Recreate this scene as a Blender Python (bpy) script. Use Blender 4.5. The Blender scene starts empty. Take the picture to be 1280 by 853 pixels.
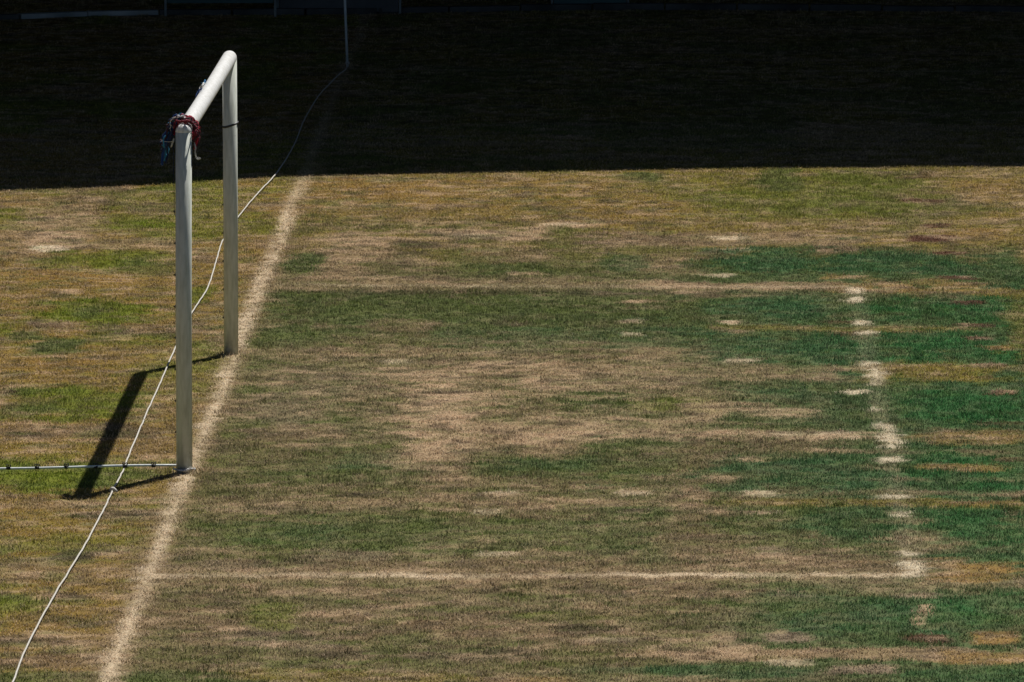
import bpy, bmesh, math, random
import numpy as np
from mathutils import Matrix, Vector

random.seed(7)
RNG = np.random.default_rng(11)
S = bpy.context.scene
C = S.collection

# ------------------------------------------------------------------ camera
F_PX, CAM_H, PITCH, YAW, ROLL = 9794.3, 8.4732, 0.129518, -0.017988, 0.000685
CAM = np.array([3.4472, -60.744, CAM_H])
_r = np.array([math.cos(YAW), -math.sin(YAW), 0.0])
_fw = np.array([math.sin(YAW), math.cos(YAW), 0.0])
_F = _fw * math.cos(PITCH) + np.array([0, 0, -math.sin(PITCH)])
_U = np.cross(_r, _F)
_r, _U = math.cos(ROLL) * _r + math.sin(ROLL) * _U, -math.sin(ROLL) * _r + math.cos(ROLL) * _U
cam_data = bpy.data.cameras.new('camera')
cam_data.sensor_width = 36.0
cam_data.lens = F_PX / 1280 * 36.0
cam_data.clip_start = 1.0
cam_data.clip_end = 6000.0
cam = bpy.data.objects.new('camera', cam_data)
C.objects.link(cam)
M = Matrix.Identity(4)
for i in range(3):
    M[i][0], M[i][1], M[i][2], M[i][3] = _r[i], _U[i], -_F[i], CAM[i]
cam.matrix_world = M
S.camera = cam

# ------------------------------------------------------------------ sky, sun, exposure
SUN_EL, SUN_AZ = math.radians(59.4), math.radians(62.8)      # azimuth counted from +X towards +Y
SUN = Vector((math.cos(SUN_EL) * math.cos(SUN_AZ), math.cos(SUN_EL) * math.sin(SUN_AZ), math.sin(SUN_EL)))
w = bpy.data.worlds.new('World')
S.world = w
w.use_nodes = True
wn = w.node_tree
sky = wn.nodes.new('ShaderNodeTexSky')
sky.sky_type = 'NISHITA'
sky.sun_disc = False
sky.sun_elevation = SUN_EL
sky.sun_rotation = math.pi / 2 - SUN_AZ
sky.air_density = 0.42
sky.dust_density = 0.25
bg = wn.nodes['Background']
bg.inputs['Strength'].default_value = 0.05
wn.links.new(sky.outputs['Color'], bg.inputs['Color'])

sl = bpy.data.lights.new('sun', 'SUN')
sl.energy = 5.0
sl.angle = math.radians(0.5)
sl.color = (1.0, 0.97, 0.93)
so = bpy.data.objects.new('sun', sl)
so.rotation_euler = SUN.to_track_quat('Z', 'Y').to_euler()
so.location = (20, 40, 60)
C.objects.link(so)

S.view_settings.view_transform = 'Standard'
S.view_settings.look = 'None'
S.view_settings.gamma = 1.0
S.view_settings.exposure = 0.12
S.view_settings.use_curve_mapping = False


# ------------------------------------------------------------------ helpers
def at(u, v, z=0.0):
    """Place on the ground (height z) that the surveyed photograph point belongs to."""
    d = _F + _r * (u - 640) / F_PX - _U * (v - 426.5) / F_PX
    t = (z - CAM[2]) / d[2]
    return Vector((CAM[0] + d[0] * t, CAM[1] + d[1] * t, z))


def lin(r, g, b):
    return tuple(((c / 255) / 12.92 if c / 255 <= 0.04045 else ((c / 255 + 0.055) / 1.055) ** 2.4) for c in (r, g, b))


def tag(o, label=None, cat=None, group=None, kind=None):
    if label: o['label'] = label
    if cat: o['category'] = cat
    if group: o['group'] = group
    if kind: o['kind'] = kind
    return o


def link_obj(name, data, parent=None):
    o = bpy.data.objects.new(name, data)
    C.objects.link(o)
    if parent: o.parent = parent
    return o


def mesh_obj(name, bm, mat, parent=None, smooth=False):
    me = bpy.data.meshes.new(name)
    bmesh.ops.recalc_face_normals(bm, faces=bm.faces[:])
    bm.to_mesh(me)
    bm.free()
    me.materials.append(mat)
    if smooth:
        for p in me.polygons: p.use_smooth = True
    return link_obj(name, me, parent)


def empty(name, loc=(0, 0, 0)):
    o = link_obj(name, None)
    o.location = loc
    return o


def add_box(bm, lo, hi, bevel=0.0):
    r = bmesh.ops.create_cube(bm, size=1.0)
    for v in r['verts']:
        v.co = Vector([(lo[i] + hi[i]) / 2 + v.co[i] * (hi[i] - lo[i]) for i in range(3)])
    if bevel > 0:
        es = list({e for v in r['verts'] for e in v.link_edges})
        bmesh.ops.bevel(bm, geom=es, offset=bevel, segments=2, affect='EDGES', profile=0.5)


def add_tube(bm, pts, rad, sides=8, caps=True):
    pts = [Vector(p) for p in pts]
    n = len(pts)
    rads = rad if hasattr(rad, '__len__') else [rad] * n
    rings = []
    prev = None
    for i in range(n):
        t = (pts[min(i + 1, n - 1)] - pts[max(i - 1, 0)])
        if t.length < 1e-9: t = Vector((0, 0, 1))
        t.normalize()
        if prev is None:
            a = Vector((0, 0, 1)) if abs(t.z) < 0.9 else Vector((1, 0, 0))
            x = t.cross(a).normalized()
        else:
            x = (prev - t * prev.dot(t))
            x = x.normalized() if x.length > 1e-6 else t.orthogonal().normalized()
        prev = x
        y = t.cross(x)
        rings.append([bm.verts.new(pts[i] + (x * math.cos(k * 2 * math.pi / sides) + y * math.sin(k * 2 * math.pi / sides)) * rads[i]) for k in range(sides)])
    for a, b in zip(rings, rings[1:]):
        for k in range(sides):
            bm.faces.new((a[k], a[(k + 1) % sides], b[(k + 1) % sides], b[k]))
    if caps:
        bm.faces.new(rings[0][::-1])
        bm.faces.new(rings[-1])


def catmull(pts, per=6):
    pts = [Vector(p) for p in pts]
    P = [pts[0] * 2 - pts[1]] + pts + [pts[-1] * 2 - pts[-2]]
    out = []
    for i in range(1, len(P) - 2):
        for k in range(per):
            t = k / per
            out.append(0.5 * ((2 * P[i]) + (P[i + 1] - P[i - 1]) * t + (2 * P[i - 1] - 5 * P[i] + 4 * P[i + 1] - P[i + 2]) * t * t
                              + (3 * P[i] - P[i - 1] - 3 * P[i + 1] + P[i + 2]) * t ** 3))
    out.append(pts[-1])
    return out


def nodes_of(name):
    m = bpy.data.materials.new(name)
    m.use_nodes = True
    nt = m.node_tree
    return m, nt, nt.nodes['Principled BSDF'], nt.nodes['Material Output']


def noisy_mat(name, c1, c2, rough=0.6, scale=8.0, bump=0.15, metal=0.0, lo=0.35, hi=0.65, stretch=(1, 1, 1), detail=6.0):
    m, nt, p, out = nodes_of(name)
    tc = nt.nodes.new('ShaderNodeTexCoord')
    mp = nt.nodes.new('ShaderNodeMapping')
    mp.inputs['Scale'].default_value = stretch
    nz = nt.nodes.new('ShaderNodeTexNoise')
    nz.inputs['Scale'].default_value = scale
    nz.inputs['Detail'].default_value = detail
    rp = nt.nodes.new('ShaderNodeValToRGB')
    rp.color_ramp.elements[0].position, rp.color_ramp.elements[1].position = lo, hi
    rp.color_ramp.elements[0].color, rp.color_ramp.elements[1].color = (*c1, 1), (*c2, 1)
    bp = nt.nodes.new('ShaderNodeBump')
    bp.inputs['Strength'].default_value = bump
    bp.inputs['Distance'].default_value = 0.01
    nt.links.new(tc.outputs['Object'], mp.inputs['Vector'])
    nt.links.new(mp.outputs['Vector'], nz.inputs['Vector'])
    nt.links.new(nz.outputs['Fac'], rp.inputs['Fac'])
    nt.links.new(rp.outputs['Color'], p.inputs['Base Color'])
    nt.links.new(nz.outputs['Fac'], bp.inputs['Height'])
    nt.links.new(bp.outputs['Normal'], p.inputs['Normal'])
    p.inputs['Roughness'].default_value = rough
    p.inputs['Metallic'].default_value = metal
    return m


# ------------------------------------------------------------------ turf colours: where the grass is green, dry, worn or limed
def vnoise(x, y, seed):
    xi, yi = np.floor(x).astype(np.int64), np.floor(y).astype(np.int64)
    xf, yf = x - xi, y - yi
    xf = xf * xf * (3 - 2 * xf)
    yf = yf * yf * (3 - 2 * yf)

    def h(a, b):
        n = (a * 374761393 + b * 668265263 + seed * 1442695041) & 0xffffffff
        n = ((n ^ (n >> 13)) * 1274126177) & 0xffffffff
        n = n ^ (n >> 16)
        return (n & 0xffff) / 65535.0
    a, b, c, d = h(xi, yi), h(xi + 1, yi), h(xi, yi + 1), h(xi + 1, yi + 1)
    return (a * (1 - xf) + b * xf) * (1 - yf) + (c * (1 - xf) + d * xf) * yf


def fbm(x, y, seed, octv=4):
    s = np.zeros_like(x)
    a, t = 0.5, 0.0
    for o in range(octv):
        s += a * vnoise(x, y, seed + o * 17)
        t += a
        x, y, a = x * 2.03 + 3.1, y * 2.03 + 1.7, a * 0.5
    return s / t


def sst(e0, e1, x):
    t = np.clip((x - e0) / (e1 - e0), 0, 1)
    return t * t * (3 - 2 * t)


GAIN = 1.68
COL = {k: np.array(lin(*v)) * GAIN for k, v in {
    'green': (52, 85, 53), 'lush': (45, 89, 49), 'dull': (75, 85, 48), 'mid': (86, 84, 52), 'olive': (108, 97, 38), 'gold': (122, 97, 46),
    'yolive': (90, 103, 30), 'brown': (102, 86, 65), 'tan': (155, 135, 112), 'dry': (127, 110, 86), 'pale': (176, 163, 142), 'white': (196, 187, 168),
    'red': (70, 43, 32), 'dark': (56, 50, 37), 'orange': (122, 100, 56), 'grey': (114, 103, 87)}.items()}

# (u, v, half width, half height, colour, strength): patches of turf, by their place on the pitch
PATCH = [
    # ---- beyond the far line
    (640, 250, 300, 34, 'gold', .45), (1000, 245, 170, 30, 'yolive', .45), (800, 222, 30, 6, 'dull', .7), (975, 226, 30, 16, 'dull', .6),
    (1250, 240, 50, 18, 'orange', .6), (1275, 285, 20, 12, 'dull', .7), (480, 240, 90, 18, 'gold', .5), (700, 230, 90, 8, 'orange', .35),
    (440, 318, 52, 34, 'dry', .7), (440, 300, 46, 10, 'tan', .5), (600, 294, 90, 8, 'tan', .75), (700, 283, 40, 5, 'tan', .7),
    (590, 296, 30, 4, 'pale', .4), (705, 281, 28, 2.5, 'pale', .5), (520, 306, 30, 5, 'dark', .5), (515, 318, 22, 3, 'dark', .4),
    (640, 320, 60, 8, 'brown', .5), (900, 299, 170, 9, 'dry', .75), (912, 298, 20, 2.5, 'pale', .8), (915, 313, 22, 3, 'tan', .8),
    (810, 300, 80, 10, 'brown', .6), (820, 330, 60, 14, 'dry', .5), (1040, 312, 26, 5, 'brown', .8), (1040, 302, 32, 4, 'dry', .7),
    (1240, 295, 52, 12, 'orange', .75), (1130, 300, 60, 6, 'orange', .45), (380, 330, 26, 12, 'dull', .9), (500, 336, 40, 10, 'mid', .8),
    (650, 336, 60, 8, 'dull', .8), (780, 330, 34, 12, 'green', .5), (960, 329, 84, 17, 'green', .95), (1130, 330, 96, 15, 'green', .95),
    (900, 320, 30, 4, 'brown', .4), (1270, 340, 30, 30, 'green', .6), (660, 343, 24, 2, 'tan', .6), (900, 345, 20, 2.5, 'pale', .6),
    (1060, 347, 26, 3, 'orange', .6),
    # ---- far dry strip along the goal-area line
    (560, 352, 260, 4, 'dry', .45), (840, 358, 60, 5, 'tan', .8), (960, 358, 130, 5, 'dry', .7), (1140, 361, 90, 8, 'orange', .8), (1250, 368, 40, 7, 'olive', .7),
    # ---- inside the goal area, upper part
    (600, 395, 300, 28, 'dull', .85), (480, 372, 160, 7, 'dull', .6), (370, 365, 34, 3, 'dark', .6), (700, 367, 320, 3.5, 'dark', .3), (970, 385, 84, 15, 'green', .9), (1190, 388, 100, 16, 'lush', .95), (800, 378, 22, 2.5, 'tan', .7),
    (640, 425, 110, 14, 'green', .4), (830, 424, 70, 14, 'green', .5), (380, 420, 60, 12, 'dull', .8), (1060, 413, 170, 4, 'olive', .5), (640, 405, 24, 4, 'dark', .4),
    (500, 408, 40, 9, 'brown', .5), (790, 404, 16, 2.5, 'pale', .6), (790, 420, 14, 2.5, 'pale', .6), (912, 405, 14, 2.2, 'pale', .7),
    (1000, 440, 120, 18, 'green', .9), (1190, 438, 100, 18, 'lush', .95), (925, 417, 14, 2, 'tan', .5),
    # ---- central worn mouth
    (420, 480, 110, 22, 'grey', .4), (560, 500, 110, 44, 'dry', .35), (545, 520, 52, 52, 'tan', .85), (620, 470, 150, 14, 'dry', .45),
    (490, 453, 20, 3, 'pale', .7), (640, 455, 60, 4, 'tan', .6), (800, 452, 26, 5, 'tan', .6), (850, 500, 80, 36, 'dry', .35), (740, 480, 100, 10, 'tan', .45),
    (830, 507, 70, 10, 'yolive', .6), (740, 502, 50, 12, 'dull', .85), (980, 470, 90, 9, 'dry', .55), (1170, 468, 90, 12, 'olive', .85), (700, 535, 150, 12, 'tan', .4),
    (420, 500, 60, 5, 'mid', .6), (560, 492, 26, 2.5, 'dark', .6), (350, 520, 60, 20, 'grey', .4), (360, 545, 60, 12, 'brown', .5),
    (930, 452, 22, 2.5, 'pale', .7), (975, 493, 50, 9, 'green', .8), (1200, 508, 95, 22, 'lush', .95), (960, 515, 50, 8, 'tan', .55), (880, 515, 30, 12, 'tan', .5),
    (930, 535, 90, 5, 'dull', .5),
    # ---- long dry strip
    (860, 544, 240, 6, 'tan', .55), (1020, 545, 60, 5, 'pale', .45), (1210, 548, 90, 9, 'orange', .65), (1210, 540, 80, 3, 'red', .35), (640, 555, 70, 16, 'dry', .4), (960, 556, 90, 8, 'brown', .5), (700, 548, 60, 4, 'tan', .6),
    # ---- middle lower part
    (430, 592, 130, 16, 'dull', .75), (380, 605, 60, 8, 'mid', .5), (540, 565, 60, 26, 'tan', .5), (560, 610, 60, 20, 'brown', .4), (700, 585, 110, 18, 'dull', .8), (690, 582, 70, 10, 'green', .45), (840, 582, 60, 16, 'dull', .7), (760, 560, 40, 5, 'dull', .8),
    (460, 578, 40, 12, 'green', .4), (455, 618, 26, 3, 'dark', .55), (625, 618, 22, 3, 'pale', .65), (790, 618, 24, 3.5, 'pale', .75), (612, 641, 22, 3, 'pale', .5), (795, 640, 20, 3, 'dark', .6), (790, 643, 18, 2, 'tan', .6),
    (880, 610, 36, 70, 'brown', .5), (870, 680, 46, 30, 'brown', .4), (1000, 592, 110, 24, 'green', .85), (940, 576, 20, 3, 'tan', .6), (1210, 590, 90, 30, 'lush', .95),
    (1200, 586, 60, 5, 'orange', .7), (620, 629, 240, 5, 'dry', .5), (1090, 630, 190, 6, 'olive', .7), (1230, 630, 60, 4, 'orange', .5), (1000, 662, 100, 26, 'dull', .75), (1050, 660, 60, 26, 'green', .7), (1220, 664, 80, 28, 'lush', .95),
    (450, 668, 200, 22, 'dull', .75), (360, 670, 60, 14, 'green', .35), (720, 665, 100, 22, 'dull', .6), (950, 618, 24, 3, 'pale', .6), (955, 643, 24, 2.5, 'pale', .6), (965, 692, 20, 6, 'grey', .8),
    (430, 695, 60, 7, 'grey', .5), (622, 693, 24, 3, 'pale', .5), (795, 692, 18, 3, 'tan', .4), (300, 640, 60, 10, 'mid', .5), (320, 706, 90, 8, 'grey', .5), (880, 702, 18, 5, 'green', .6),
    # ---- near dry strip with its line
    (650, 712, 480, 14, 'brown', .55), (1010, 708, 150, 14, 'brown', .5), (1220, 717, 70, 14, 'orange', .9), (480, 732, 300, 10, 'dry', .45), (850, 735, 90, 18, 'brown', .7), (990, 745, 30, 4, 'grey', .8), (1150, 746, 30, 3.5, 'grey', .8),
    # ---- near turf
    (480, 770, 300, 34, 'brown', .8), (620, 755, 120, 14, 'dull', .45), (400, 755, 70, 14, 'dull', .35), (340, 770, 40, 20, 'yolive', .5), (1090, 772, 150, 25, 'green', .9), (1220, 760, 70, 18, 'lush', .8), (1000, 760, 60, 10, 'dull', .5),
    (730, 786, 40, 6, 'dark', .5), (620, 818, 60, 8, 'dark', .45), (350, 800, 70, 12, 'grey', .6), (360, 795, 60, 6, 'dark', .4), (480, 818, 80, 6, 'dark', .35), (700, 770, 60, 6, 'yolive', .4), (760, 800, 30, 4, 'pale', .3), (985, 797, 30, 7, 'grey', .9), (1165, 800, 34, 6, 'red', .8), (1245, 797, 30, 9, 'orange', .9),
    (1040, 818, 270, 8, 'dry', .8), (880, 808, 60, 12, 'tan', .6), (980, 828, 30, 4, 'pale', .5), (1230, 822, 60, 7, 'orange', .7), (1075, 838, 42, 6, 'grey', .9), (900, 840, 100, 8, 'green', .7), (1200, 846, 90, 10, 'green', .7), (760, 838, 60, 4, 'green', .4),
    (400, 845, 200, 8, 'olive', .5), (640, 852, 90, 5, 'orange', .4), (210, 848, 80, 10, 'dull', .9),
    # ---- behind the goal line
    (90, 255, 60, 26, 'brown', .6), (60, 295, 70, 32, 'dry', .75), (70, 300, 40, 10, 'tan', .6), (63, 311, 22, 4, 'white', .9), (30, 250, 40, 10, 'orange', .4), (190, 262, 36, 8, 'brown', .5), (180, 282, 40, 5, 'yolive', .7),
    (180, 305, 50, 8, 'dry', .6), (120, 328, 70, 12, 'yolive', .7), (180, 335, 40, 10, 'dull', .5), (40, 345, 60, 8, 'gold', .6), (120, 350, 50, 9, 'gold', .6), (90, 366, 14, 4, 'tan', .7), (110, 392, 60, 16, 'yolive', .8), (110, 392, 22, 8, 'dull', .6),
    (60, 407, 34, 4, 'brown', .8), (30, 420, 24, 8, 'dull', .7), (70, 432, 34, 10, 'dull', .85), (190, 415, 60, 6, 'dark', .5), (150, 425, 60, 8, 'yolive', .5), (60, 455, 70, 10, 'gold', .5), (200, 440, 40, 10, 'orange', .4), (20, 492, 26, 5, 'dark', .6), (250, 320, 20, 6, 'brown', .6), (245, 370, 20, 12, 'yolive', .6),
    (100, 505, 90, 22, 'yolive', .75), (30, 510, 40, 14, 'dull', .5), (90, 540, 120, 8, 'brown', .75), (40, 545, 30, 3, 'dark', .4), (60, 562, 60, 8, 'olive', .6), (70, 595, 110, 20, 'yolive', .8), (150, 600, 50, 12, 'dull', .5), (180, 560, 40, 14, 'brown', .4),
    (60, 633, 120, 4, 'dry', .55), (140, 643, 60, 5, 'dark', .55), (60, 655, 90, 8, 'olive', .5), (80, 680, 110, 14, 'yolive', .4), (90, 696, 34, 6, 'dark', .6), (50, 718, 80, 10, 'dry', .5), (90, 748, 30, 5, 'dark', .5),
    (20, 755, 40, 10, 'yolive', .6), (60, 776, 80, 10, 'orange', .35), (30, 798, 60, 6, 'dark', .45), (60, 822, 80, 12, 'brown', .8), (130, 820, 30, 8, 'tan', .5), (20, 818, 26, 4, 'dry', .6), (40, 848, 90, 10, 'dull', .7), (190, 690, 40, 24, 'brown', .35), (280, 430, 20, 5, 'dry', .6),
    (1285, 300, 26, 40, 'olive', .5), (1290, 430, 26, 60, 'olive', .4),
    # ---- roller marks
    (1155, 252, 28, 2.6, 'red', .8), (1172, 283, 26, 3.2, 'red', .8), (1170, 299, 28, 5.5, 'red', .9), (1185, 317, 22, 2.6, 'red', .85), (1195, 348, 20, 2.6, 'red', .8), (1205, 379, 22, 3.2, 'red', .85),
    (1217, 407, 24, 2.4, 'red', .85), (1224, 424, 18, 2.6, 'red', .8), (1248, 436, 20, 2.6, 'orange', .8), (1240, 457, 20, 2.6, 'red', .8), (1248, 491, 22, 3, 'red', .85), (1150, 221, 26, 3, 'red', .5), (1052, 404, 20, 2.5, 'red', .6), (1060, 419, 20, 3, 'red', .5),
    (1260, 575, 20, 3, 'red', .6), (1275, 622, 10, 3, 'red', .5), (1250, 530, 40, 3, 'red', .5), (1270, 642, 12, 3, 'red', .5),
]
# limed spots left of the goal area's side line
SPOT = [(1068, 364, 11, 4.5), (1070, 376, 11, 3), (1078, 405, 10, 4), (1082, 419, 15, 3.5), (1085, 456, 18, 2.8), (1096, 471, 12, 10), (1072, 490, 18, 2.5), (1112, 552, 14, 12), (1112, 576, 17, 3.5), (1108, 534, 10, 4),
        (1118, 622, 24, 2.8), (1124, 645, 19, 3.6), (1135, 693, 22, 3), (1140, 712, 17, 10), (1097, 510, 8, 3)]
LINES = [((-0.005, -7.99), (-0.005, 7.99))]


def turf(X, Y):
    """Base colour (n,3) and blade height (n,) of the turf at ground positions."""
    n1 = fbm(X * 0.9, Y * 0.55, 1, 4)
    n2 = fbm(X * 3.1, Y * 2.2, 31, 4)
    n3 = fbm(X * 9.0, Y * 6.0, 61, 3)
    n4 = fbm(X * 0.35 + 8, Y * 2.3, 91, 4)          # streaks the mower leaves along X
    right = sst(2.6, 5.6, X + (n1 - .5) * 3)
    left = 1 - sst(-0.25, 0.2, X + (n2 - .5) * .3)
    far = sst(8.5, 11.5, Y + (n1 - .5) * 3)
    col = np.outer(np.ones_like(X), COL['mid'])

    def mix(c, f):
        nonlocal col
        f = np.clip(f, 0, 1)[:, None]
        col = col * (1 - f) + c * f
    mix(COL['olive'], far * .8)
    mix(COL['green'], right * .8 * (1 - far))
    mix(COL['gold'] * .6 + COL['olive'] * .4, left * .85)
    mix(COL['dry'], sst(.52, .7, n4) * .5)
    mix(COL['dull'], sst(.5, .64, n1) * .5 * (1 - left))
    mix(COL['yolive'], sst(.5, .66, n1) * .6 * left)
    # bands from mowing and rolling
    wx = (fbm(X * 2.2 + 5, Y * 2.2, 131, 4) - .5)
    wy = (fbm(X * 2.2 + 40, Y * 2.2 + 9, 171, 4) - .5)
    fx = (fbm(X * 11 + 5, Y * 9, 231, 3) - .5)
    nf = (fbm(X * 4.6 + 2, Y * 6.4, 601, 4) - .5) * 2 * .75 + (fbm(X * 14, Y * 15, 641, 2) - .5) * 2 * .35     # ragged edges and broken streaks
    for (u, v, ru, rv, c, s) in PATCH:
        p = at(u, v)
        a, b = at(u + ru, v), at(u, v - rv)
        rx, ry = (a - p).length, (b - p).length
        m = np.abs(X - p.x) < rx * 1.9 + .3
        m &= np.abs(Y - p.y) < ry * 1.9 + .3
        if not m.any(): continue
        k = min(rx, ry)
        wob = min(.5 * k, .5)
        fj = min(.5 * k, .17)
        dx = (X[m] - p.x + wx[m] * wob * 2.0 + fx[m] * fj) / rx
        dy = (Y[m] - p.y + wy[m] * wob * 2.4 + fx[m] * fj * 1.3) / ry
        d = (dx ** 4 + dy ** 4) ** .25 if ru > 3 * rv else np.sqrt(dx * dx + dy * dy)
        if c in ('green', 'lush'): s = s * .84
        if c == 'dark': s = min(.95, s * 1.4)
        small = k < .3
        fr = 1 - sst(.5, 1.4, d) if small else 1 - sst(.35, 1.5, d)
        f = sst(.3, .7, fr + nf[m] * .6) if small else sst(.12, .88, fr * .95 + nf[m] * .95)
        f = f * min(1.0, s * 1.1)
        col[m] = col[m] * (1 - f[:, None]) + COL[c] * f[:, None]
    # general mottling: single dry and dark tufts everywhere
    dryness = np.clip((col[:, 0] - col[:, 1] * .85) / (col[:, 0] + 1e-4) * 3.0, 0, 1)
    fl1 = fbm(X * 4.0 + 3, Y * 6.5 + 2, 291, 4) + (n3 - .5) * .35
    fl2 = fbm(X * 3.5 + 13, Y * 6.0 + 22, 711, 4) + (n3 - .5) * .35
    fl3 = fbm(X * 5.0 + 3, Y * 6.5, 261, 4) + (n3 - .5) * .3
    mix(COL['tan'], sst(.57, .66, fl1) * (.12 + .5 * dryness))
    mix(COL['dull'] * .7 + COL['yolive'] * .3, sst(.56, .68, fl2) * .5 * (1 - right * .6))
    mouth = np.exp(-((X - 2.3) / 1.9) ** 2 - ((Y - 1.2) / 2.6) ** 2) + .35 * np.exp(-((X - 2.5) / 3.0) ** 2 - ((Y + 8.6) / 4.5) ** 2)
    st = fbm(X * 6.5, Y * 11, 761, 3)                                      # scuffed straw lying in the goal mouth
    mix(COL['tan'] * 1.2, sst(.50, .58, st) * np.minimum(mouth, 1) * .48)
    mix(COL['dull'], sst(.53, .62, fbm(X * 6 + 7, Y * 9 + 3, 781, 3)) * mouth * .5)
    mix(COL['dark'], sst(.58, .68, fl3) * (.25 + .3 * dryness))
    # lime lines
    wear = fbm(X * 1.6, Y * 1.1, 401, 4)
    edge = (n3 - .5) * .07 + (n2 - .5) * .04
    g0, g1 = at(149, 811), at(374, 233)
    t = (Y - g0.y) / (g1.y - g0.y)
    gx = g0.x + (g1.x - g0.x) * t + (fbm(Y * .35, Y * 0, 431, 2) - .5) * .05
    dg = np.abs(X - gx + edge)
    shade_fade = 1 - sst(13.5, 18.5, Y) * .7  # line dimmed past the roof's shadow edge, shade put into its colour
    mix(COL['dry'], (1 - sst(.07, .15, dg)) * .45 * shade_fade)
    mix(COL['pale'], (1 - sst(.035, .075, dg)) * (0.5 + .38 * sst(.3, .55, wear + (n3 - .5) * .5)) * shade_fade)
    for (a, b, k, kw) in (((190, 719.5), (1140, 720.5), .92, 0.085), ((330, 357.5), (1072, 360), .4, 0.07)):
        A, B = at(*a), at(*b)
        t = (X - A.x) / (B.x - A.x)
        yl = A.y + (B.y - A.y) * t + (fbm(X * .8, X * 0, 451, 2) - .5) * .08
        d = np.abs(Y - yl + (n3 - .5) * .20)
        ins = sst(-.01, .01, t) * (1 - sst(.995, 1.005, t))
        mix(COL['dry'], (1 - sst(.12, .4, d)) * .35 * ins)
        mix(COL['pale'], (1 - sst(kw * .4, kw * 1.5, d)) * k * (0.45 + .55 * sst(.36, .58, wear)) * ins)
    A, B = at(1070, 362), at(1143, 716)
    t = (Y - A.y) / (B.y - A.y)
    xl = A.x + (B.x - A.x) * t
    d = np.abs(X - xl + edge)
    ins = sst(-.005, .005, t) * (1 - sst(.995, 1.005, t))
    mix(COL['pale'] * .6 + COL['green'] * .4, (1 - sst(.04, .11, d)) * .26 * ins * (0.4 + .6 * wear))
    for (u, v, ru, rv) in SPOT:
        p = at(u, v)
        rx, ry = (at(u + ru, v) - p).length, (at(u, v - rv) - p).length
        dd = np.sqrt(((X - p.x + fx * .10) / rx) ** 2 + ((Y - p.y + fx * .18) / ry) ** 2)
        mix(COL['brown'], (1 - sst(.9, 1.6, dd)) * .4)
        mix(COL['white'], (1 - sst(.6, 1.2, dd + nf * .9)) * .66)
    # a stray short chalk stroke
    a, b = at(1157, 757), at(1149, 781)
    t = np.clip(((X - a.x) * (b.x - a.x) + (Y - a.y) * (b.y - a.y)) / ((b.x - a.x) ** 2 + (b.y - a.y) ** 2), 0, 1)
    d = np.hypot(X - (a.x + (b.x - a.x) * t), Y - (a.y + (b.y - a.y) * t))
    mix(COL['tan'], (1 - sst(.018, .05, d)) * .95)
    # touch line
    A, B = at(360, 87.5), at(1280, 88)
    mix(COL['pale'], (1 - sst(.05, .14, np.abs(Y - A.y + edge))) * .2 * sst(-.2, 0, X))
    lum = col @ np.array([.3, .6, .1])
    green = np.clip((col[:, 1] - col[:, 0]) / (col[:, 1] + 1e-4), -0.6, 0.7)
    hgt = np.clip(.85 + green * .45, .55, 1.15) * (1 - sst(.22, .5, lum) * .35)
    dryness = np.clip((col[:, 0] - col[:, 1] * .85) / (col[:, 0] + 1e-4) * 3.0, 0.06, 1)
    dryness = dryness * (.12 + .88 * sst(.035, .11, lum))
    return col, hgt, dryness


# ------------------------------------------------------------------ ground: one sheet out to the horizon
XA, XB, YA, YB = -8.0, 11.5, -16.0, 38.0
step = 0.075
xs = np.concatenate([[-3000, -900, -250, -80, -40, -20, -12], np.arange(XA, XB + step, step), [15, 24, 45, 90, 260, 900, 3000]])
ys = np.concatenate([[-3000, -900, -300, -120, -70, -45, -28, -20], np.arange(YA, YB + step, step), [42, 50, 70, 120, 300, 900, 3000]])
gx, gy = np.meshgrid(xs, ys)
gcol, _h, _d = turf(gx.ravel(), gy.ravel())
gz = (fbm(gx.ravel() * .25, gy.ravel() * .25, 501, 2) - .5) * .03
nx, ny = len(xs), len(ys)
gverts = np.stack([gx.ravel(), gy.ravel(), gz], 1).astype(np.float32)
ii = (np.arange(ny - 1)[:, None] * nx + np.arange(nx - 1)[None, :]).ravel()
quads = np.stack([ii, ii + 1, ii + 1 + nx, ii + nx], 1).astype(np.int32)
gme = bpy.data.meshes.new('ground')
gme.vertices.add(len(gverts))
gme.vertices.foreach_set('co', gverts.ravel())
gme.loops.add(quads.size)
gme.loops.foreach_set('vertex_index', quads.ravel())
gme.polygons.add(len(quads))
gme.polygons.foreach_set('loop_start', np.arange(0, quads.size, 4, dtype=np.int32))
gme.update(calc_edges=True)
ca = gme.color_attributes.new('turf_colour', 'FLOAT_COLOR', 'POINT')
ca.data.foreach_set('color', np.concatenate([gcol, np.ones((len(gcol), 1))], 1).astype(np.float32).ravel())

gm, nt, p, out = nodes_of('worn_turf_soil')
an = nt.nodes.new('ShaderNodeAttribute'); an.attribute_name = 'turf_colour'
geo = nt.nodes.new('ShaderNodeNewGeometry')
nz = nt.nodes.new('ShaderNodeTexNoise'); nz.inputs['Scale'].default_value = 60; nz.inputs['Detail'].default_value = 5
nz2 = nt.nodes.new('ShaderNodeTexNoise'); nz2.inputs['Scale'].default_value = 7; nz2.inputs['Detail'].default_value = 6
rp = nt.nodes.new('ShaderNodeValToRGB')
rp.color_ramp.elements[0].position, rp.color_ramp.elements[1].position = .3, .7
rp.color_ramp.elements[0].color, rp.color_ramp.elements[1].color = (.32, .27, .22, 1), (1.0, .95, .85, 1)
mx = nt.nodes.new('ShaderNodeMix'); mx.data_type = 'RGBA'; mx.blend_type = 'MULTIPLY'; mx.inputs['Factor'].default_value = .9
bp = nt.nodes.new('ShaderNodeBump'); bp.inputs['Strength'].default_value = .8; bp.inputs['Distance'].default_value = .02
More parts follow.
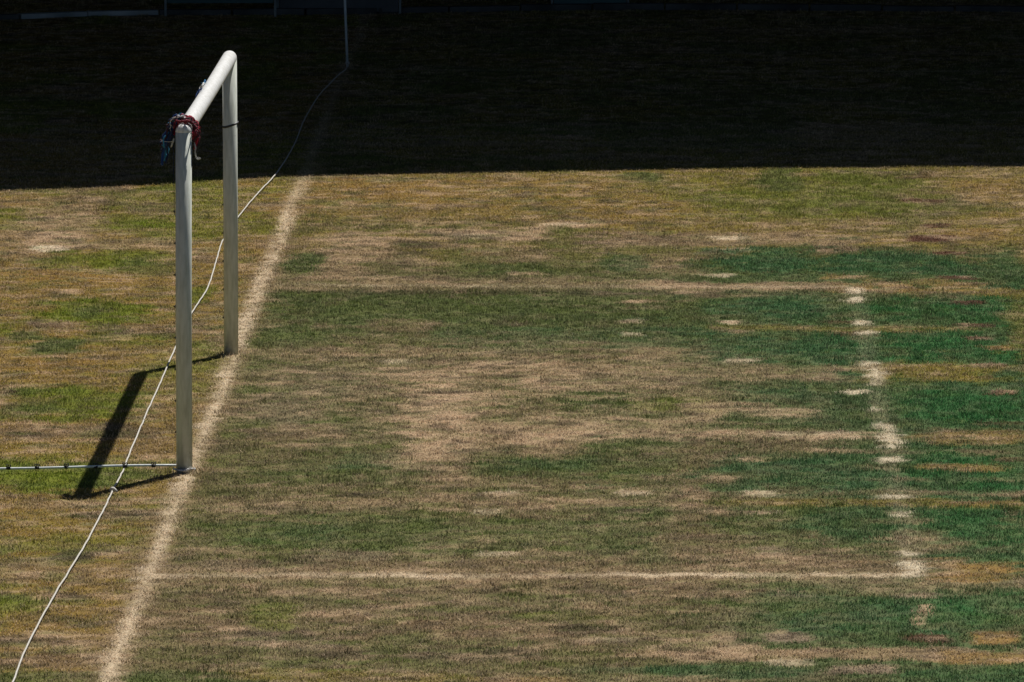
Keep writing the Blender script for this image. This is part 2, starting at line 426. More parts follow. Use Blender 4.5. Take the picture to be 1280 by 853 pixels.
nt.links.new(geo.outputs['Position'], nz.inputs['Vector'])
nt.links.new(geo.outputs['Position'], nz2.inputs['Vector'])
nt.links.new(nz.outputs['Fac'], rp.inputs['Fac'])
nt.links.new(an.outputs['Color'], mx.inputs['A'])
nt.links.new(rp.outputs['Color'], mx.inputs['B'])
nt.links.new(mx.outputs['Result'], p.inputs['Base Color'])
nt.links.new(nz.outputs['Fac'], bp.inputs['Height'])
nt.links.new(bp.outputs['Normal'], p.inputs['Normal'])
p.inputs['Roughness'].default_value = .95
p.inputs['Specular IOR Level'].default_value = .1
gme.materials.append(gm)
ground = link_obj('ground', gme)
tag(ground, 'worn football pitch turf with mown strips and faded lime lines', 'ground', kind='structure')

# ------------------------------------------------------------------ grass: blades in small tufts, coloured by where they grow
bmats, nt, p, out = nodes_of('grass_blade')
ti = nt.nodes.new('ShaderNodeAttribute'); ti.attribute_type = 'INSTANCER'; ti.attribute_name = 'tint'
br = nt.nodes.new('ShaderNodeAttribute'); br.attribute_name = 'blade'
bs = nt.nodes.new('ShaderNodeSeparateColor')
nt.links.new(br.outputs['Color'], bs.inputs['Color'])
m1 = nt.nodes.new('ShaderNodeMix'); m1.data_type = 'RGBA'          # some blades dead and straw coloured
m1.inputs['B'].default_value = (*(COL['tan'] * 1.15), 1)
dr = nt.nodes.new('ShaderNodeAttribute'); dr.attribute_type = 'INSTANCER'; dr.attribute_name = 'dry'
mm = nt.nodes.new('ShaderNodeMath'); mm.operation = 'MULTIPLY'
m0 = nt.nodes.new('ShaderNodeMath'); m0.operation = 'MULTIPLY'; m0.inputs[1].default_value = .62
nt.links.new(dr.outputs['Fac'], m0.inputs[0])
nt.links.new(m0.outputs[0], mm.inputs[1])
nt.links.new(bs.outputs['Green'], mm.inputs[0])
nt.links.new(mm.outputs[0], m1.inputs['Factor'])
nt.links.new(ti.outputs['Color'], m1.inputs['A'])
hs = nt.nodes.new('ShaderNodeMapRange')
hs.inputs['To Min'].default_value, hs.inputs['To Max'].default_value = .35, 1.75
nt.links.new(bs.outputs['Red'], hs.inputs['Value'])
m2 = nt.nodes.new('ShaderNodeVectorMath'); m2.operation = 'SCALE'
nt.links.new(m1.outputs['Result'], m2.inputs[0])
nt.links.new(hs.outputs['Result'], m2.inputs['Scale'])
tr = nt.nodes.new('ShaderNodeBsdfTranslucent')
ms = nt.nodes.new('ShaderNodeMixShader'); ms.inputs['Fac'].default_value = .35
nt.links.new(m2.outputs['Vector'], p.inputs['Base Color'])
nt.links.new(m2.outputs['Vector'], tr.inputs['Color'])
p.inputs['Roughness'].default_value = .7
p.inputs['Specular IOR Level'].default_value = .15
nt.links.new(p.outputs['BSDF'], ms.inputs[1])
nt.links.new(tr.outputs['BSDF'], ms.inputs[2])
nt.links.new(ms.outputs['Shader'], out.inputs['Surface'])

tuft_col = bpy.data.collections.new('tuft_shapes')
for k in range(8):
    V, Fc, A = [], [], []
    for b in range(26):
        r, th = .062 * math.sqrt(random.random()), random.random() * 6.283
        bx, by = r * math.cos(th), r * math.sin(th)
        h = random.uniform(.007, .029)
        ln = random.uniform(.15, 1.3)
        az = random.random() * 6.283
        dx, dy = math.cos(az) * h * ln, math.sin(az) * h * ln
        wd = random.uniform(.0018, .0038)
        pa = random.random() * 3.1416
        wx_, wy_ = math.cos(pa) * wd, math.sin(pa) * wd
        i0 = len(V)
        V += [(bx - wx_, by - wy_, -.003), (bx + wx_, by + wy_, -.003), (bx + dx * .4 - wx_ * .8, by + dy * .4 - wy_ * .8, h * .6), (bx + dx * .4 + wx_ * .8, by + dy * .4 + wy_ * .8, h * .6), (bx + dx, by + dy, h)]
        Fc += [(i0, i0 + 1, i0 + 3, i0 + 2), (i0 + 2, i0 + 3, i0 + 4)]
        c = (random.random(), 1.0 if random.random() < .30 else random.random() * .2, 0, 1)
        A += [c] * 5
    me = bpy.data.meshes.new('grass_tuft')
    me.from_pydata(V, [], Fc)
    at_ = me.color_attributes.new('blade', 'FLOAT_COLOR', 'POINT')
    at_.data.foreach_set('color', np.array(A, np.float32).ravel())
    me.materials.append(bmats)
    tuft_col.objects.link(bpy.data.objects.new('grass_tuft', me))

sp = .076
tx, ty = np.meshgrid(np.arange(XA, XB, sp), np.arange(YA, YB, sp))
tx, ty = tx.ravel(), ty.ravel()
nT = len(tx)
tx = tx + RNG.uniform(-.5, .5, nT) * sp * 1.2
ty = ty + RNG.uniform(-.5, .5, nT) * sp * 1.2
wl, wr = -2.7 - (ty + 12) * .083, 7.8 + (ty + 12) * .047      # the stretch of pitch seen from the near stand, with room to either side
keep = ((ty < 22) | (RNG.random(nT) < .45)) & (tx > wl) & (tx < wr)
tx, ty = tx[keep], ty[keep]
tcol, thg, tdry = turf(tx, ty)
thg = thg * RNG.uniform(.65, 1.35, len(tx)) * (.6 + .8 * fbm(tx * 1.6, ty * 1.6, 811, 3))
thg = thg * np.where(RNG.random(len(tx)) < .025, 1.7, 1.0)              # odd taller tufts the mower missed
for fx_, fy_ in ((-.03, -3.29), (-.03, 3.44)):                          # uncut grass round the post feet
    thg = thg * np.where(np.hypot(tx - fx_, ty - fy_) < .13, 1.9, 1.0)
tcol = tcol * RNG.uniform(.76, 1.24, len(tx))[:, None]
tz = (fbm(tx * .25, ty * .25, 501, 2) - .5) * .03
gr = bpy.data.meshes.new('grass')
gr.vertices.add(len(tx))
gr.vertices.foreach_set('co', np.stack([tx, ty, tz], 1).astype(np.float32).ravel())
a = gr.attributes.new('tint', 'FLOAT_COLOR', 'POINT')
a.data.foreach_set('color', np.concatenate([tcol, np.ones((len(tx), 1))], 1).astype(np.float32).ravel())
a = gr.attributes.new('dry', 'FLOAT', 'POINT'); a.data.foreach_set('value', tdry.astype(np.float32))
a = gr.attributes.new('hgt', 'FLOAT', 'POINT'); a.data.foreach_set('value', thg.astype(np.float32))
a = gr.attributes.new('spin', 'FLOAT', 'POINT'); a.data.foreach_set('value', RNG.uniform(0, 6.283, len(tx)).astype(np.float32))
grass = link_obj('grass', gr)
gr.materials.append(bmats)
tag(grass, 'short patchy mown grass covering the whole pitch', 'grass', kind='stuff')
ng = bpy.data.node_groups.new('grass_tufts', 'GeometryNodeTree')
ng.interface.new_socket('Geometry', in_out='INPUT', socket_type='NodeSocketGeometry')
ng.interface.new_socket('Geometry', in_out='OUTPUT', socket_type='NodeSocketGeometry')
gi = ng.nodes.new('NodeGroupInput'); go = ng.nodes.new('NodeGroupOutput')
iop = ng.nodes.new('GeometryNodeInstanceOnPoints')
ci = ng.nodes.new('GeometryNodeCollectionInfo')
ci.inputs['Collection'].default_value = tuft_col
ci.inputs['Separate Children'].default_value = True
na = ng.nodes.new('GeometryNodeInputNamedAttribute'); na.data_type = 'FLOAT'; na.inputs['Name'].default_value = 'hgt'
nb = ng.nodes.new('GeometryNodeInputNamedAttribute'); nb.data_type = 'FLOAT'; nb.inputs['Name'].default_value = 'spin'
cz = ng.nodes.new('ShaderNodeCombineXYZ')
cs = ng.nodes.new('ShaderNodeCombineXYZ')
cs.inputs['X'].default_value = 1; cs.inputs['Y'].default_value = 1
L = ng.links.new
L(gi.outputs[0], iop.inputs['Points'])
L(ci.outputs[0], iop.inputs['Instance'])
iop.inputs['Pick Instance'].default_value = True
L(nb.outputs['Attribute'], cz.inputs['Z'])
L(cz.outputs[0], iop.inputs['Rotation'])
L(na.outputs['Attribute'], cs.inputs['Z'])
L(cs.outputs[0], iop.inputs['Scale'])
L(iop.outputs[0], go.inputs[0])
gmod = grass.modifiers.new('tufts', 'NODES')
gmod.node_group = ng

# ------------------------------------------------------------------ the stand beyond the touch line: its roof shades the far part of the pitch
concrete = noisy_mat('stand_concrete', (.10, .10, .095), (.17, .165, .155), .9, .6, .2)
steel_dark = noisy_mat('stand_steel', (.03, .035, .035), (.06, .065, .062), .5, 3, .1)
roof_mat = noisy_mat('stand_roof_sheet', (.05, .055, .055), (.08, .085, .082), .7, .8, .1)
H = 11.0  # height of the unseen roof, kept low to deepen the shade below
off = Vector((SUN.x / SUN.z * H, SUN.y / SUN.z * H, 0))
sh = [(-140, 640), (0, 237), (110, 233), (218, 228), (300, 222), (375, 218), (500, 215), (640, 213), (900, 209), (1280, 206)]
edge_pts = [at(u, v) + off for u, v in sh[1:]]  # roof edge shaped to drop its shadow along these ground points
d0 = (edge_pts[0] - edge_pts[2]).normalized()
d1 = (edge_pts[-1] - edge_pts[-3]).normalized()
edge_pts = [edge_pts[0] + d0 * 50] + edge_pts + [edge_pts[-1] + d1 * 70]
stand = empty('grandstand', (2, 38, 0))
tag(stand, 'dark grandstand beyond the pitch whose roof shades the far turf', 'grandstand')


def under_stand(name, bm, mat):
    for v in bm.verts: v.co -= Vector((2, 38, 0))
    return mesh_obj(name, bm, mat, stand)


bm = bmesh.new()
lo_f = [bm.verts.new((q.x, q.y, H)) for q in edge_pts]
hi_f = [bm.verts.new((q.x, q.y, H + .5)) for q in edge_pts]
lo_b = [bm.verts.new((q.x, 66, H + 1.2)) for q in edge_pts]
hi_b = [bm.verts.new((q.x, 66, H + 1.7)) for q in edge_pts]
for i in range(len(edge_pts) - 1):
    j = i + 1
    bm.faces.new((lo_f[i], lo_f[j], hi_f[j], hi_f[i]))
    bm.faces.new((hi_f[i], hi_f[j], hi_b[j], hi_b[i]))
    bm.faces.new((hi_b[i], hi_b[j], lo_b[j], lo_b[i]))
    bm.faces.new((lo_b[i], lo_b[j], lo_f[j], lo_f[i]))
bm.faces.new((lo_f[0], hi_f[0], hi_b[0], lo_b[0]))
bm.faces.new((lo_f[-1], lo_b[-1], hi_b[-1], hi_f[-1]))
under_stand('roof', bm, roof_mat)
bm = bmesh.new(); add_box(bm, (-50, 64.5, 0), (78, 65.5, H + .9)); under_stand('back_wall', bm, concrete)
for sx in (-50.5, 77.5):
    bm = bmesh.new(); add_box(bm, (sx, 40.0, 0), (sx + 1, 64.45, H + .3)); under_stand('side_wall', bm, concrete)
for k in range(18):
    bm = bmesh.new()
    add_box(bm, (-49.4, 40 + k * 1.2, 0), (77.4, 41.196 + k * 1.2, 1.2 + k * .55))
    under_stand('terrace_step', bm, concrete)
for k in range(7):
    x = -46 + k * 20
    bm = bmesh.new(); add_tube(bm, [(x, 62.6, 9), (x, 62.6, H + 1.0)], .3, 12); under_stand('column', bm, steel_dark)

# kerb between track and stand; its lit stretch is put into the stone colour
kerb_a = noisy_mat('kerb_lit_stone', (.18, .20, .185), (.36, .38, .35), .85, 2.2, .2)
kerb_b = noisy_mat('kerb_shaded_stone', (.03, .03, .025), (.08, .08, .07), .9, 2.0, .2)
kp = [at(-420, 40), at(-200, 31), at(0, 25), at(50, 23.5), at(100, 21), at(160, 19.5), at(215, 19), at(345, 18.5), at(480, 16.5), at(640, 13.5), at(860, 12.5), at(1050, 13.5), at(1280, 16), at(1500, 19), at(1750, 23)]
kp = catmull(kp, 8)
kerb = empty('kerb', kp[0])
tag(kerb, 'line of kerb stones with one lit stretch painted paler along the shaded far edge', 'kerb', kind='structure')
acc, last, i = 0, kp[0], 0
seg = []
for q in kp[1:]:
    while (q - last).length >= .9:
        nxt = last + (q - last).normalized() * .9
        seg.append((last.copy(), nxt.copy())); last = nxt
for k, (p0, p1) in enumerate(seg):
    d = (p1 - p0)
    n = Vector((-d.y, d.x, 0)).normalized()
    bm = bmesh.new()
    add_box(bm, (0.012, -.07, -.05), (d.length - .012, .07, .075 + random.uniform(-.012, .012)), .008)
    for v in bm.verts:
        c = v.co.copy()
        v.co = p0 + d.normalized() * c.x + n * c.y + Vector((0, 0, c.z)) - kp[0]
    px = (p0.x + p1.x) / 2
    pale = (-4.6 < px < -2.9)  # stretch painted paler to stand for light on the kerb
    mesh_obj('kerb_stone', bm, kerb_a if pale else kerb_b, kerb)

# ------------------------------------------------------------------ the goal
white_paint, nt, p, out = nodes_of('goal_white_paint')
tc = nt.nodes.new('ShaderNodeNewGeometry')
nz = nt.nodes.new('ShaderNodeTexNoise'); nz.inputs['Scale'].default_value = 14; nz.inputs['Detail'].default_value = 8
mp = nt.nodes.new('ShaderNodeMapping'); mp.inputs['Scale'].default_value = (3, 3, .5)
sepz = nt.nodes.new('ShaderNodeSeparateXYZ')
rp = nt.nodes.new('ShaderNodeValToRGB')
rp.color_ramp.elements[0].position, rp.color_ramp.elements[1].position = .25, .62
rp.color_ramp.elements[0].color, rp.color_ramp.elements[1].color = (.50, .49, .42, 1), (.86, .86, .85, 1)
mr = nt.nodes.new('ShaderNodeMapRange')                       # mud splashed on the lowest hand's breadth
mr.inputs['From Min'].default_value, mr.inputs['From Max'].default_value = 0.02, .30
mr.inputs['To Min'].default_value, mr.inputs['To Max'].default_value = .75, 0
nz2 = nt.nodes.new('ShaderNodeTexNoise'); nz2.inputs['Scale'].default_value = 30; nz2.inputs['Detail'].default_value = 6
mu = nt.nodes.new('ShaderNodeMath'); mu.operation = 'MULTIPLY'
mx = nt.nodes.new('ShaderNodeMix'); mx.data_type = 'RGBA'; mx.inputs['B'].default_value = (.09, .09, .06, 1)
nt.links.new(tc.outputs['Position'], mp.inputs['Vector'])
nt.links.new(mp.outputs['Vector'], nz.inputs['Vector'])
nt.links.new(nz.outputs['Fac'], rp.inputs['Fac'])
nt.links.new(tc.outputs['Position'], sepz.inputs['Vector'])
nt.links.new(sepz.outputs['Z'], mr.inputs['Value'])
nt.links.new(tc.outputs['Position'], nz2.inputs['Vector'])
nt.links.new(mr.outputs['Result'], mu.inputs[0])
nt.links.new(nz2.outputs['Fac'], mu.inputs[1])
nt.links.new(rp.outputs['Color'], mx.inputs['A'])
nt.links.new(mu.outputs[0], mx.inputs['Factor'])
nz3 = nt.nodes.new('ShaderNodeTexNoise'); nz3.inputs['Scale'].default_value = 26; nz3.inputs['Detail'].default_value = 9; nz3.inputs['Roughness'].default_value = .7
ch = nt.nodes.new('ShaderNodeMapRange')                       # chips and ball scuffs in the paint
ch.inputs['From Min'].default_value, ch.inputs['From Max'].default_value = .63, .70
ch.inputs['To Max'].default_value = .55
mx2 = nt.nodes.new('ShaderNodeMix'); mx2.data_type = 'RGBA'; mx2.inputs['B'].default_value = (.24, .22, .18, 1)
nt.links.new(tc.outputs['Position'], nz3.inputs['Vector'])
nt.links.new(nz3.outputs['Fac'], ch.inputs['Value'])
nt.links.new(ch.outputs['Result'], mx2.inputs['Factor'])
nt.links.new(mx.outputs['Result'], mx2.inputs['A'])
nt.links.new(mx2.outputs['Result'], p.inputs['Base Color'])
p.inputs['Roughness'].default_value = .38
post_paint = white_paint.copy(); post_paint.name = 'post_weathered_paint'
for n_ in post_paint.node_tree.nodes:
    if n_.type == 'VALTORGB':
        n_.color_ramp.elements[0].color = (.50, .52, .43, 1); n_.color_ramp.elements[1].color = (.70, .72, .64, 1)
black_plastic = noisy_mat('black_clip_plastic', (.012, .012, .014), (.03, .03, .03), .5, 30, .1)
galv = noisy_mat('pale_ground_tube', (.62, .66, .64), (.80, .83, .81), .5, 40, .1)

NP = Vector((-.016, -3.29, 0)); FP = Vector((-.030, 3.44, 0))
ZN, ZF, R = 2.540, 2.455, .060
goal = empty('football_goal', NP)
tag(goal, 'white football goal frame standing on the faded goal line', 'goal')


def under_goal(name, bm, mat, smooth=False):
    for v in bm.verts: v.co -= NP
    return mesh_obj(name, bm, mat, goal, smooth)


bm = bmesh.new(); add_tube(bm, [NP + Vector((0, 0, -.08)), NP + Vector((0, 0, 1.2)), NP + Vector((.006, 0, ZN - .004))], R, 32); under_goal('post', bm, post_paint, True)
bm = bmesh.new(); add_tube(bm, [FP + Vector((0, 0, -.08)), FP + Vector((0, 0, 1.2)), FP + Vector((-.004, 0, ZF - .004))], R, 32); under_goal('post', bm, post_paint, True)
# crossbar with domed elbows at both ends
bm = bmesh.new()
A, B = NP + Vector((.006, 0, ZN)), FP + Vector((-.004, 0, ZF))
ax = (B - A).normalized()
pts, rad = [], []
for k in range(7):
    an_ = math.pi / 2 * k / 6
    pts.append(A - ax * (R * 1.004) * math.cos(an_)); rad.append(max(.0006, R * 1.004 * math.sin(an_)))
for k in range(1, 12):
    t = k / 12
    pts.append(A.lerp(B, t) - Vector((0, 0, .008 * math.sin(math.pi * t)))); rad.append(R * 1.004)
for k in range(6, -1, -1):
    an_ = math.pi / 2 * k / 6
    pts.append(B + ax * (R * 1.004) * math.cos(an_)); rad.append(max(.0006, R * 1.004 * math.sin(an_)))
add_tube(bm, pts, rad, 32)
under_goal('crossbar', bm, white_paint, True)
# strap on the far post
bm = bmesh.new()
zc = (443 - 154.5) / 150.6
add_tube(bm, [FP + Vector((math.cos(t) * (R + .003), math.sin(t) * (R + .003), zc - .012 + .02 * math.cos(t - .3))) for t in np.linspace(0, 2 * math.pi, 33)[:-1]] + [FP + Vector((R + .003, 0, zc - .012 + .02 * math.cos(-.3)))], .009, 8)
under_goal('strap', bm, black_plastic, True)
# net clips down the back of the posts
clip_bm = bmesh.new()
add_tube(clip_bm, catmull([(0, -.012, 0), (-.006, -.012, .004), (-.011, 0, 0), (-.006, .012, -.004), (0, .012, 0)], 4), .004, 6)
add_box(clip_bm, (-.004, -.013, -.011), (.003, .013, .011), .002)
clip_me = bpy.data.meshes.new('net_clip'); clip_bm.to_mesh(clip_me); clip_bm.free(); clip_me.materials.append(black_plastic)
for P_, zt in ((NP, ZN), (FP, ZF)):
    z = .30
    while z < zt - .15:
        o = link_obj('net_clip', clip_me, goal)
        o.location = P_ - NP + Vector((-R - .001, .0, z))
        o.scale = (.8, .8, .8)
        z += .235
for k in range(1, 26):
    o = link_obj('net_clip', clip_me, goal)
    q = A.lerp(B, k / 26.0) - NP
    o.location = q + Vector((-R * .95, 0, -.02))
    o.rotation_euler = (1.57, 0, 0)
# ground bar running back from the near post, with its clips
G0, G1 = NP + Vector((-.05, .04, .045)), at(-330, 597) + Vector((0, 0, .035))
bm = bmesh.new()
add_tube(bm, [G0.lerp(G1, t) + Vector((0, .004 * math.sin(t * 21), .004 * math.sin(t * 13))) for t in np.linspace(0, 1, 30)], .0095, 10)
under_goal('ground_bar', bm, galv, True)
bc = bmesh.new()
add_tube(bc, [(-.020, 0, 0), (.020, 0, 0)], .0165, 10)
add_tube(bc, catmull([(-.016, 0, .014), (-.026, -.004, .030), (-.010, .002, .036), (.004, 0, .018)], 4), .0045, 6)
add_tube(bc, catmull([(.014, 0, .014), (.024, .004, .032), (.012, -.002, .038), (0, 0, .020)], 4), .0045, 6)
bc_me = bpy.data.meshes.new('bar_clip'); bc.to_mesh(bc_me); bc.free(); bc_me.materials.append(black_plastic)
dirx = (G1 - G0); Lg = dirx.length
for u in (193, 158, 122, 86, 50, 15, -21, -57, -93, -130, -167, -204, -241):
    t = (229 - 6 - u) / 165.5 / Lg
    o = link_obj('bar_clip', bc_me, goal)
    o.location = G0.lerp(G1, t) - NP
    o.scale = (.75, .8, .72)
    o.rotation_euler = (random.uniform(-.5, .5), 0, math.atan2(dirx.y, dirx.x) + random.uniform(-.1, .1))

# ------------------------------------------------------------------ shreds of net left on the frame
def cord_mat(name, c):
    return noisy_mat(name, tuple(x * .55 for x in c), c, .85, 60, .4, lo=.3, hi=.6)


cm = {'red': cord_mat('red_cord', (.55, .025, .06)), 'crimson': cord_mat('crimson_cord', (.22, .012, .03)), 'blue': cord_mat('blue_cord', (.012, .06, .22)), 'sky': cord_mat('light_blue_cord', (.05, .30, .52)),
      'teal': cord_mat('teal_cord', (.03, .22, .20)), 'white': cord_mat('white_cord', (.66, .64, .60)), 'dusk': cord_mat('dark_cord', (.05, .012, .02)), 'navy': cord_mat('navy_cord', (.008, .02, .07))}


def wob(pts, a):
    return [Vector(q) + Vector((random.uniform(-a, a), random.uniform(-a, a), random.uniform(-a, a))) for q in pts]


def cord(parent, org, pts, r, m, name='cord', jit=.006, fray=0):
    bm = bmesh.new()
    path = catmull(wob(pts, jit), 5)
    rr = [r * random.uniform(.75, 1.25) for _ in path]
    add_tube(bm, [q - org for q in path], rr, 6)
    for _ in range(fray):                                   # loose fibres
        q = random.choice(path) - org
        d = Vector((random.uniform(-1, 1), random.uniform(-1, 1), random.uniform(-1, .6))).normalized() * random.uniform(.012, .035)
        add_tube(bm, [q, q + d * .5 + Vector((0, 0, .003)), q + d + Vector((0, 0, -.006))], .0013, 4)
    return mesh_obj(name, bm, cm[m], parent, True)


bc0 = A + Vector((0, .10, 0))
net = empty('net_shreds', bc0)
tag(net, 'red and blue tangle of torn net knotted round the near end of the crossbar', 'net')


def arc(y, r, a0, a1, n=9, dz=0.0):
    """Points round the crossbar, angle 0 = right side, 90 = top, 180 = left."""
    return [Vector((A.x + r * math.cos(math.radians(t)), A.y + y + .018 * math.sin(t * .05), A.z + dz + r * math.sin(math.radians(t)))) for t in np.linspace(a0, a1, n)]


for k in range(22):                                         # red turns round the bar
    y = -.01 + k * .010
    a0 = random.uniform(-70, 100)
    cord(net, bc0, arc(y + random.uniform(-.02, .02), R + .010 + random.uniform(0, .036), a0, min(a0 + random.uniform(70, 170), 200), 9), random.uniform(.0035, .0075), random.choice(['red', 'red', 'red', 'crimson', 'crimson', 'dusk']), jit=.014, fray=12)
for k in range(6):                                          # crimson ends hanging at the right
    cord(net, bc0, arc(.0 + k * .02, R + .030, 60, -10, 5) + [Vector((A.x + .085 + .006 * k, A.y + .04, A.z - .05)), Vector((A.x + .083, A.y + .04, A.z - .105 - .01 * k))], .006, random.choice(['crimson', 'dusk', 'red']), jit=.010, fray=9)
for k in range(16):                                         # blue net sagging down at the left
    y = .0 + k * .013
    tail = -.06 - random.uniform(.0, .20)
    cord(net, bc0, arc(y, R + .026 + random.uniform(0, .036), 115, 175, 6) + [Vector((A.x - .105 - random.uniform(0, .05), A.y + y, A.z - .05)), Vector((A.x - .12 - random.uniform(0, .05), A.y + y + .02, A.z + tail * .7)), Vector((A.x - .13 - random.uniform(0, .055), A.y + y, A.z + tail))],
         random.uniform(.005, .010), random.choice(['blue', 'blue', 'navy', 'navy', 'sky', 'dusk']), jit=.014, fray=9)
for k in range(8):
    cord(net, bc0, arc(.0 + k * .02, R + .036 + random.uniform(0, .022), 100 + random.uniform(-15, 25), 170, 7), random.uniform(.003, .006), ['white', 'teal', 'sky', 'white', 'sky'][k % 5], jit=.012, fray=8)
for k in range(7):                                          # matted wad under the loose cords
    cord(net, bc0, arc(.01 + k * .026, R + .028 + random.uniform(0, .02), 95 + random.uniform(-25, 25), 190, 7) + [Vector((A.x - .12 - random.uniform(0, .03), A.y + .02 + k * .02, A.z - .08 - random.uniform(0, .05)))], random.uniform(.010, .014), ['navy', 'dusk', 'crimson', 'navy', 'blue', 'crimson', 'navy'][k], jit=.012, fray=8)
cord(net, bc0, arc(.03, R + .055, 150, 190, 4) + [Vector((A.x - .145, A.y, A.z - .05)), Vector((A.x - .15, A.y, A.z - .12))], .006, 'sky', fray=4)
cord(net, bc0, [Vector((A.x + .078, A.y + .03, A.z - .085)), Vector((A.x + .088, A.y + .02, A.z - .12)), Vector((A.x + .084, A.y + .02, A.z - .16)), Vector((A.x + .095, A.y + .02, A.z - .198)), Vector((A.x + .112, A.y + .02, A.z - .208)), Vector((A.x + .122, A.y + .02, A.z - .20))], .0055, 'white', jit=.002, fray=2)
cord(net, bc0, [Vector((A.x - .17, A.y, A.z - .070)), Vector((A.x - .11, A.y, A.z - .076)), Vector((A.x - .065, A.y, A.z - .072))], .0022, 'white', jit=.002)
cord(net, bc0, [Vector((A.x - .073, A.y + .01, A.z - .05)), Vector((A.x - .080, A.y + .01, A.z - .09)), Vector((A.x - .092, A.y + .01, A.z - .115))], .007, 'white', jit=.004, fray=2)
cord(net, bc0, [Vector((A.x - .078, A.y + .01, A.z - .10)), Vector((A.x - .078, A.y, A.z - .25)), Vector((A.x - .072, A.y, A.z - .45)), Vector((A.x - .068, A.y, A.z - .62))], .0022, 'navy', jit=.003)

mid = A.lerp(B, .50)
net2 = empty('net_shreds', mid)
tag(net2, 'small blue scrap of net caught halfway along the crossbar', 'net')
for k in range(9):
    y = random.uniform(-.55, .55)
    a0 = random.uniform(120, 150)
    pts = [mid + ax * y + Vector(((R + .007) * math.cos(math.radians(t)), random.uniform(-.05, .05), (R + .012) * math.sin(math.radians(t)))) for t in np.linspace(a0, 205, 4)]
    pts.append(pts[-1] + Vector((-.012 - random.uniform(0, .02), .02, -.03)))
    cord(net2, mid, pts, random.uniform(.005, .008), ['blue', 'sky', 'blue', 'white', 'navy', 'blue', 'sky', 'blue', 'white'][k], jit=.007, fray=6)

# pale tie crumpled round the foot of the near post
foot = NP + Vector((0, -.08, .02))
tie = empty('plastic_tie', foot)
tag(tie, 'crumpled pale tie lying at the foot of the near goal post', 'tie')
for k in range(5):
    pts = [NP + Vector((math.cos(t) * (.075 + .02 * random.random()), math.sin(t) * (.075 + .03 * random.random()), .024 + .012 * random.random())) for t in np.linspace(math.radians(195 + 12 * k), math.radians(300 + 16 * k), 6)]
    cord(tie, foot, pts, .0045, 'white', 'strip', jit=.008, fray=2)

# ------------------------------------------------------------------ rope across the turf, corner pole
rope_mat = noisy_mat('white_rope', (.40, .37, .31), (.62, .59, .52), .8, 90, .6)
rp_px = [(-60, 985), (-25, 928), (15.5, 853), (34, 807), (69, 742), (103, 687), (128, 640), (141, 613), (153, 590), (164, 562), (183, 517), (201, 477), (219, 435), (240, 391), (259, 361), (269, 331), (278, 302), (296, 274), (321, 243), (341, 222),
         (357, 200), (370, 176), (378, 155), (387, 138), (399, 119), (412, 105), (424, 93), (432, 87)]
base_pole = at(434.5, 84.5)
rpts = [at(u, v, .026) for u, v in rp_px] + [base_pole + Vector((0, -.02, .05))]
path = catmull(rpts, 8)
path = [q + Vector((random.uniform(-.002, .002), random.uniform(-.006, .006), random.uniform(-.003, .004))) for q in path]
rope = empty('rope', path[0])
tag(rope, 'long white rope lying loose across the turf behind the goal', 'rope')
bm = bmesh.new(); add_tube(bm, [q - path[0] for q in path], .0064, 8); mesh_obj('rope_line', bm, rope_mat, rope, True)
kq = at(141, 613, .032)
bm = bmesh.new()
add_tube(bm, [kq - path[0] + Vector((.016 * math.cos(t * 2.1) * (1 - .3 * t / 6), .05 * (t - 3) / 6, .012 * math.sin(t * 2.1) + .004)) for t in np.linspace(0, 6, 26)], .009, 7)
add_tube(bm, [kq - path[0], kq - path[0] + Vector((.02, -.03, .012)), kq - path[0] + Vector((.035, -.05, -.004))], .007, 6)
mesh_obj('knot', bm, rope_mat, rope, True)

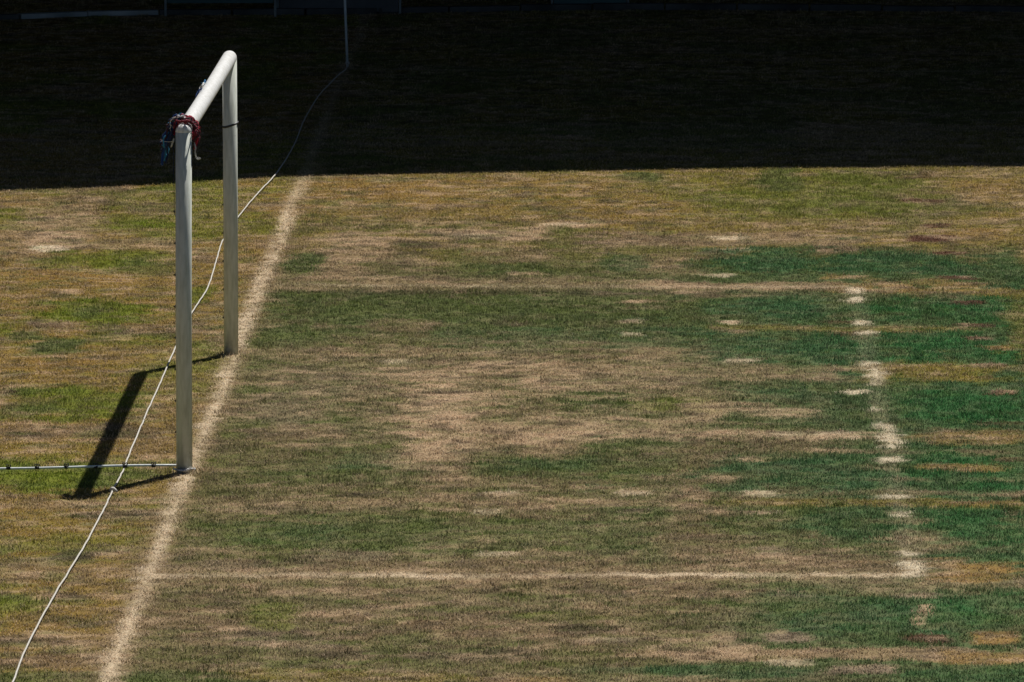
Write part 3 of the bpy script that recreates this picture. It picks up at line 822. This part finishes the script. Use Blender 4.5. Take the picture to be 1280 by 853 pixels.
pole_mat = noisy_mat('pale_pole_paint', (.40, .45, .42), (.56, .61, .58), .5, 12, .1)
pole = empty('corner_pole', base_pole)
tag(pole, 'thin pale corner pole standing in the shade where the rope ends', 'pole')
lean = Vector((-.038, 0, 1)).normalized()
bm = bmesh.new(); add_tube(bm, [Vector((0, 0, -.05)), lean * .8, lean * 1.6], .0145, 12); mesh_obj('shaft', bm, pole_mat, pole, True)
bm = bmesh.new(); add_tube(bm, [lean * 1.6, lean * 1.61, lean * 1.625], [.019, .019, .008], 12); mesh_obj('cap', bm, black_plastic, pole, True)
bm = bmesh.new(); add_tube(bm, [Vector((.02 * math.cos(t), .02 * math.sin(t), .04 + t * .002)) for t in np.linspace(0, 12, 40)], .006, 6); mesh_obj('rope_tie', bm, rope_mat, pole, True)

# ------------------------------------------------------------------ boards in front of the stand, in deep shade
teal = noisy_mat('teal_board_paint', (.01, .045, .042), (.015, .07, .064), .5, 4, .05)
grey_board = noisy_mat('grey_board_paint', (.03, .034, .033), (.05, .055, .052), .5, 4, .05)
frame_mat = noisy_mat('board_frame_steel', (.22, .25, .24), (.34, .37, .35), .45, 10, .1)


def board(u0, u1, v, z0, z1, mat, label, legs=True):
    a, b = at(u0, v), at(u1, v)
    W_ = (b - a).length
    e = empty('sideline_board', a)
    e.rotation_euler = (0, 0, math.atan2(b.y - a.y, b.x - a.x))
    tag(e, label, 'board', 'boards along the shaded sideline')
    bm = bmesh.new(); add_box(bm, (.02, -.015, z0), (W_ - .02, .015, z1), .004); mesh_obj('panel', bm, mat, e)
    for x in (0, W_):
        bm = bmesh.new(); add_tube(bm, [(x, 0, -.02), (x, 0, z1 + .05)], .016, 10); mesh_obj('leg', bm, frame_mat, e, True)
    bm = bmesh.new(); add_tube(bm, [(0, 0, z1 + .03), (W_, 0, z1 + .03)], .014, 8); mesh_obj('top_rail', bm, frame_mat, e, True)
    return e


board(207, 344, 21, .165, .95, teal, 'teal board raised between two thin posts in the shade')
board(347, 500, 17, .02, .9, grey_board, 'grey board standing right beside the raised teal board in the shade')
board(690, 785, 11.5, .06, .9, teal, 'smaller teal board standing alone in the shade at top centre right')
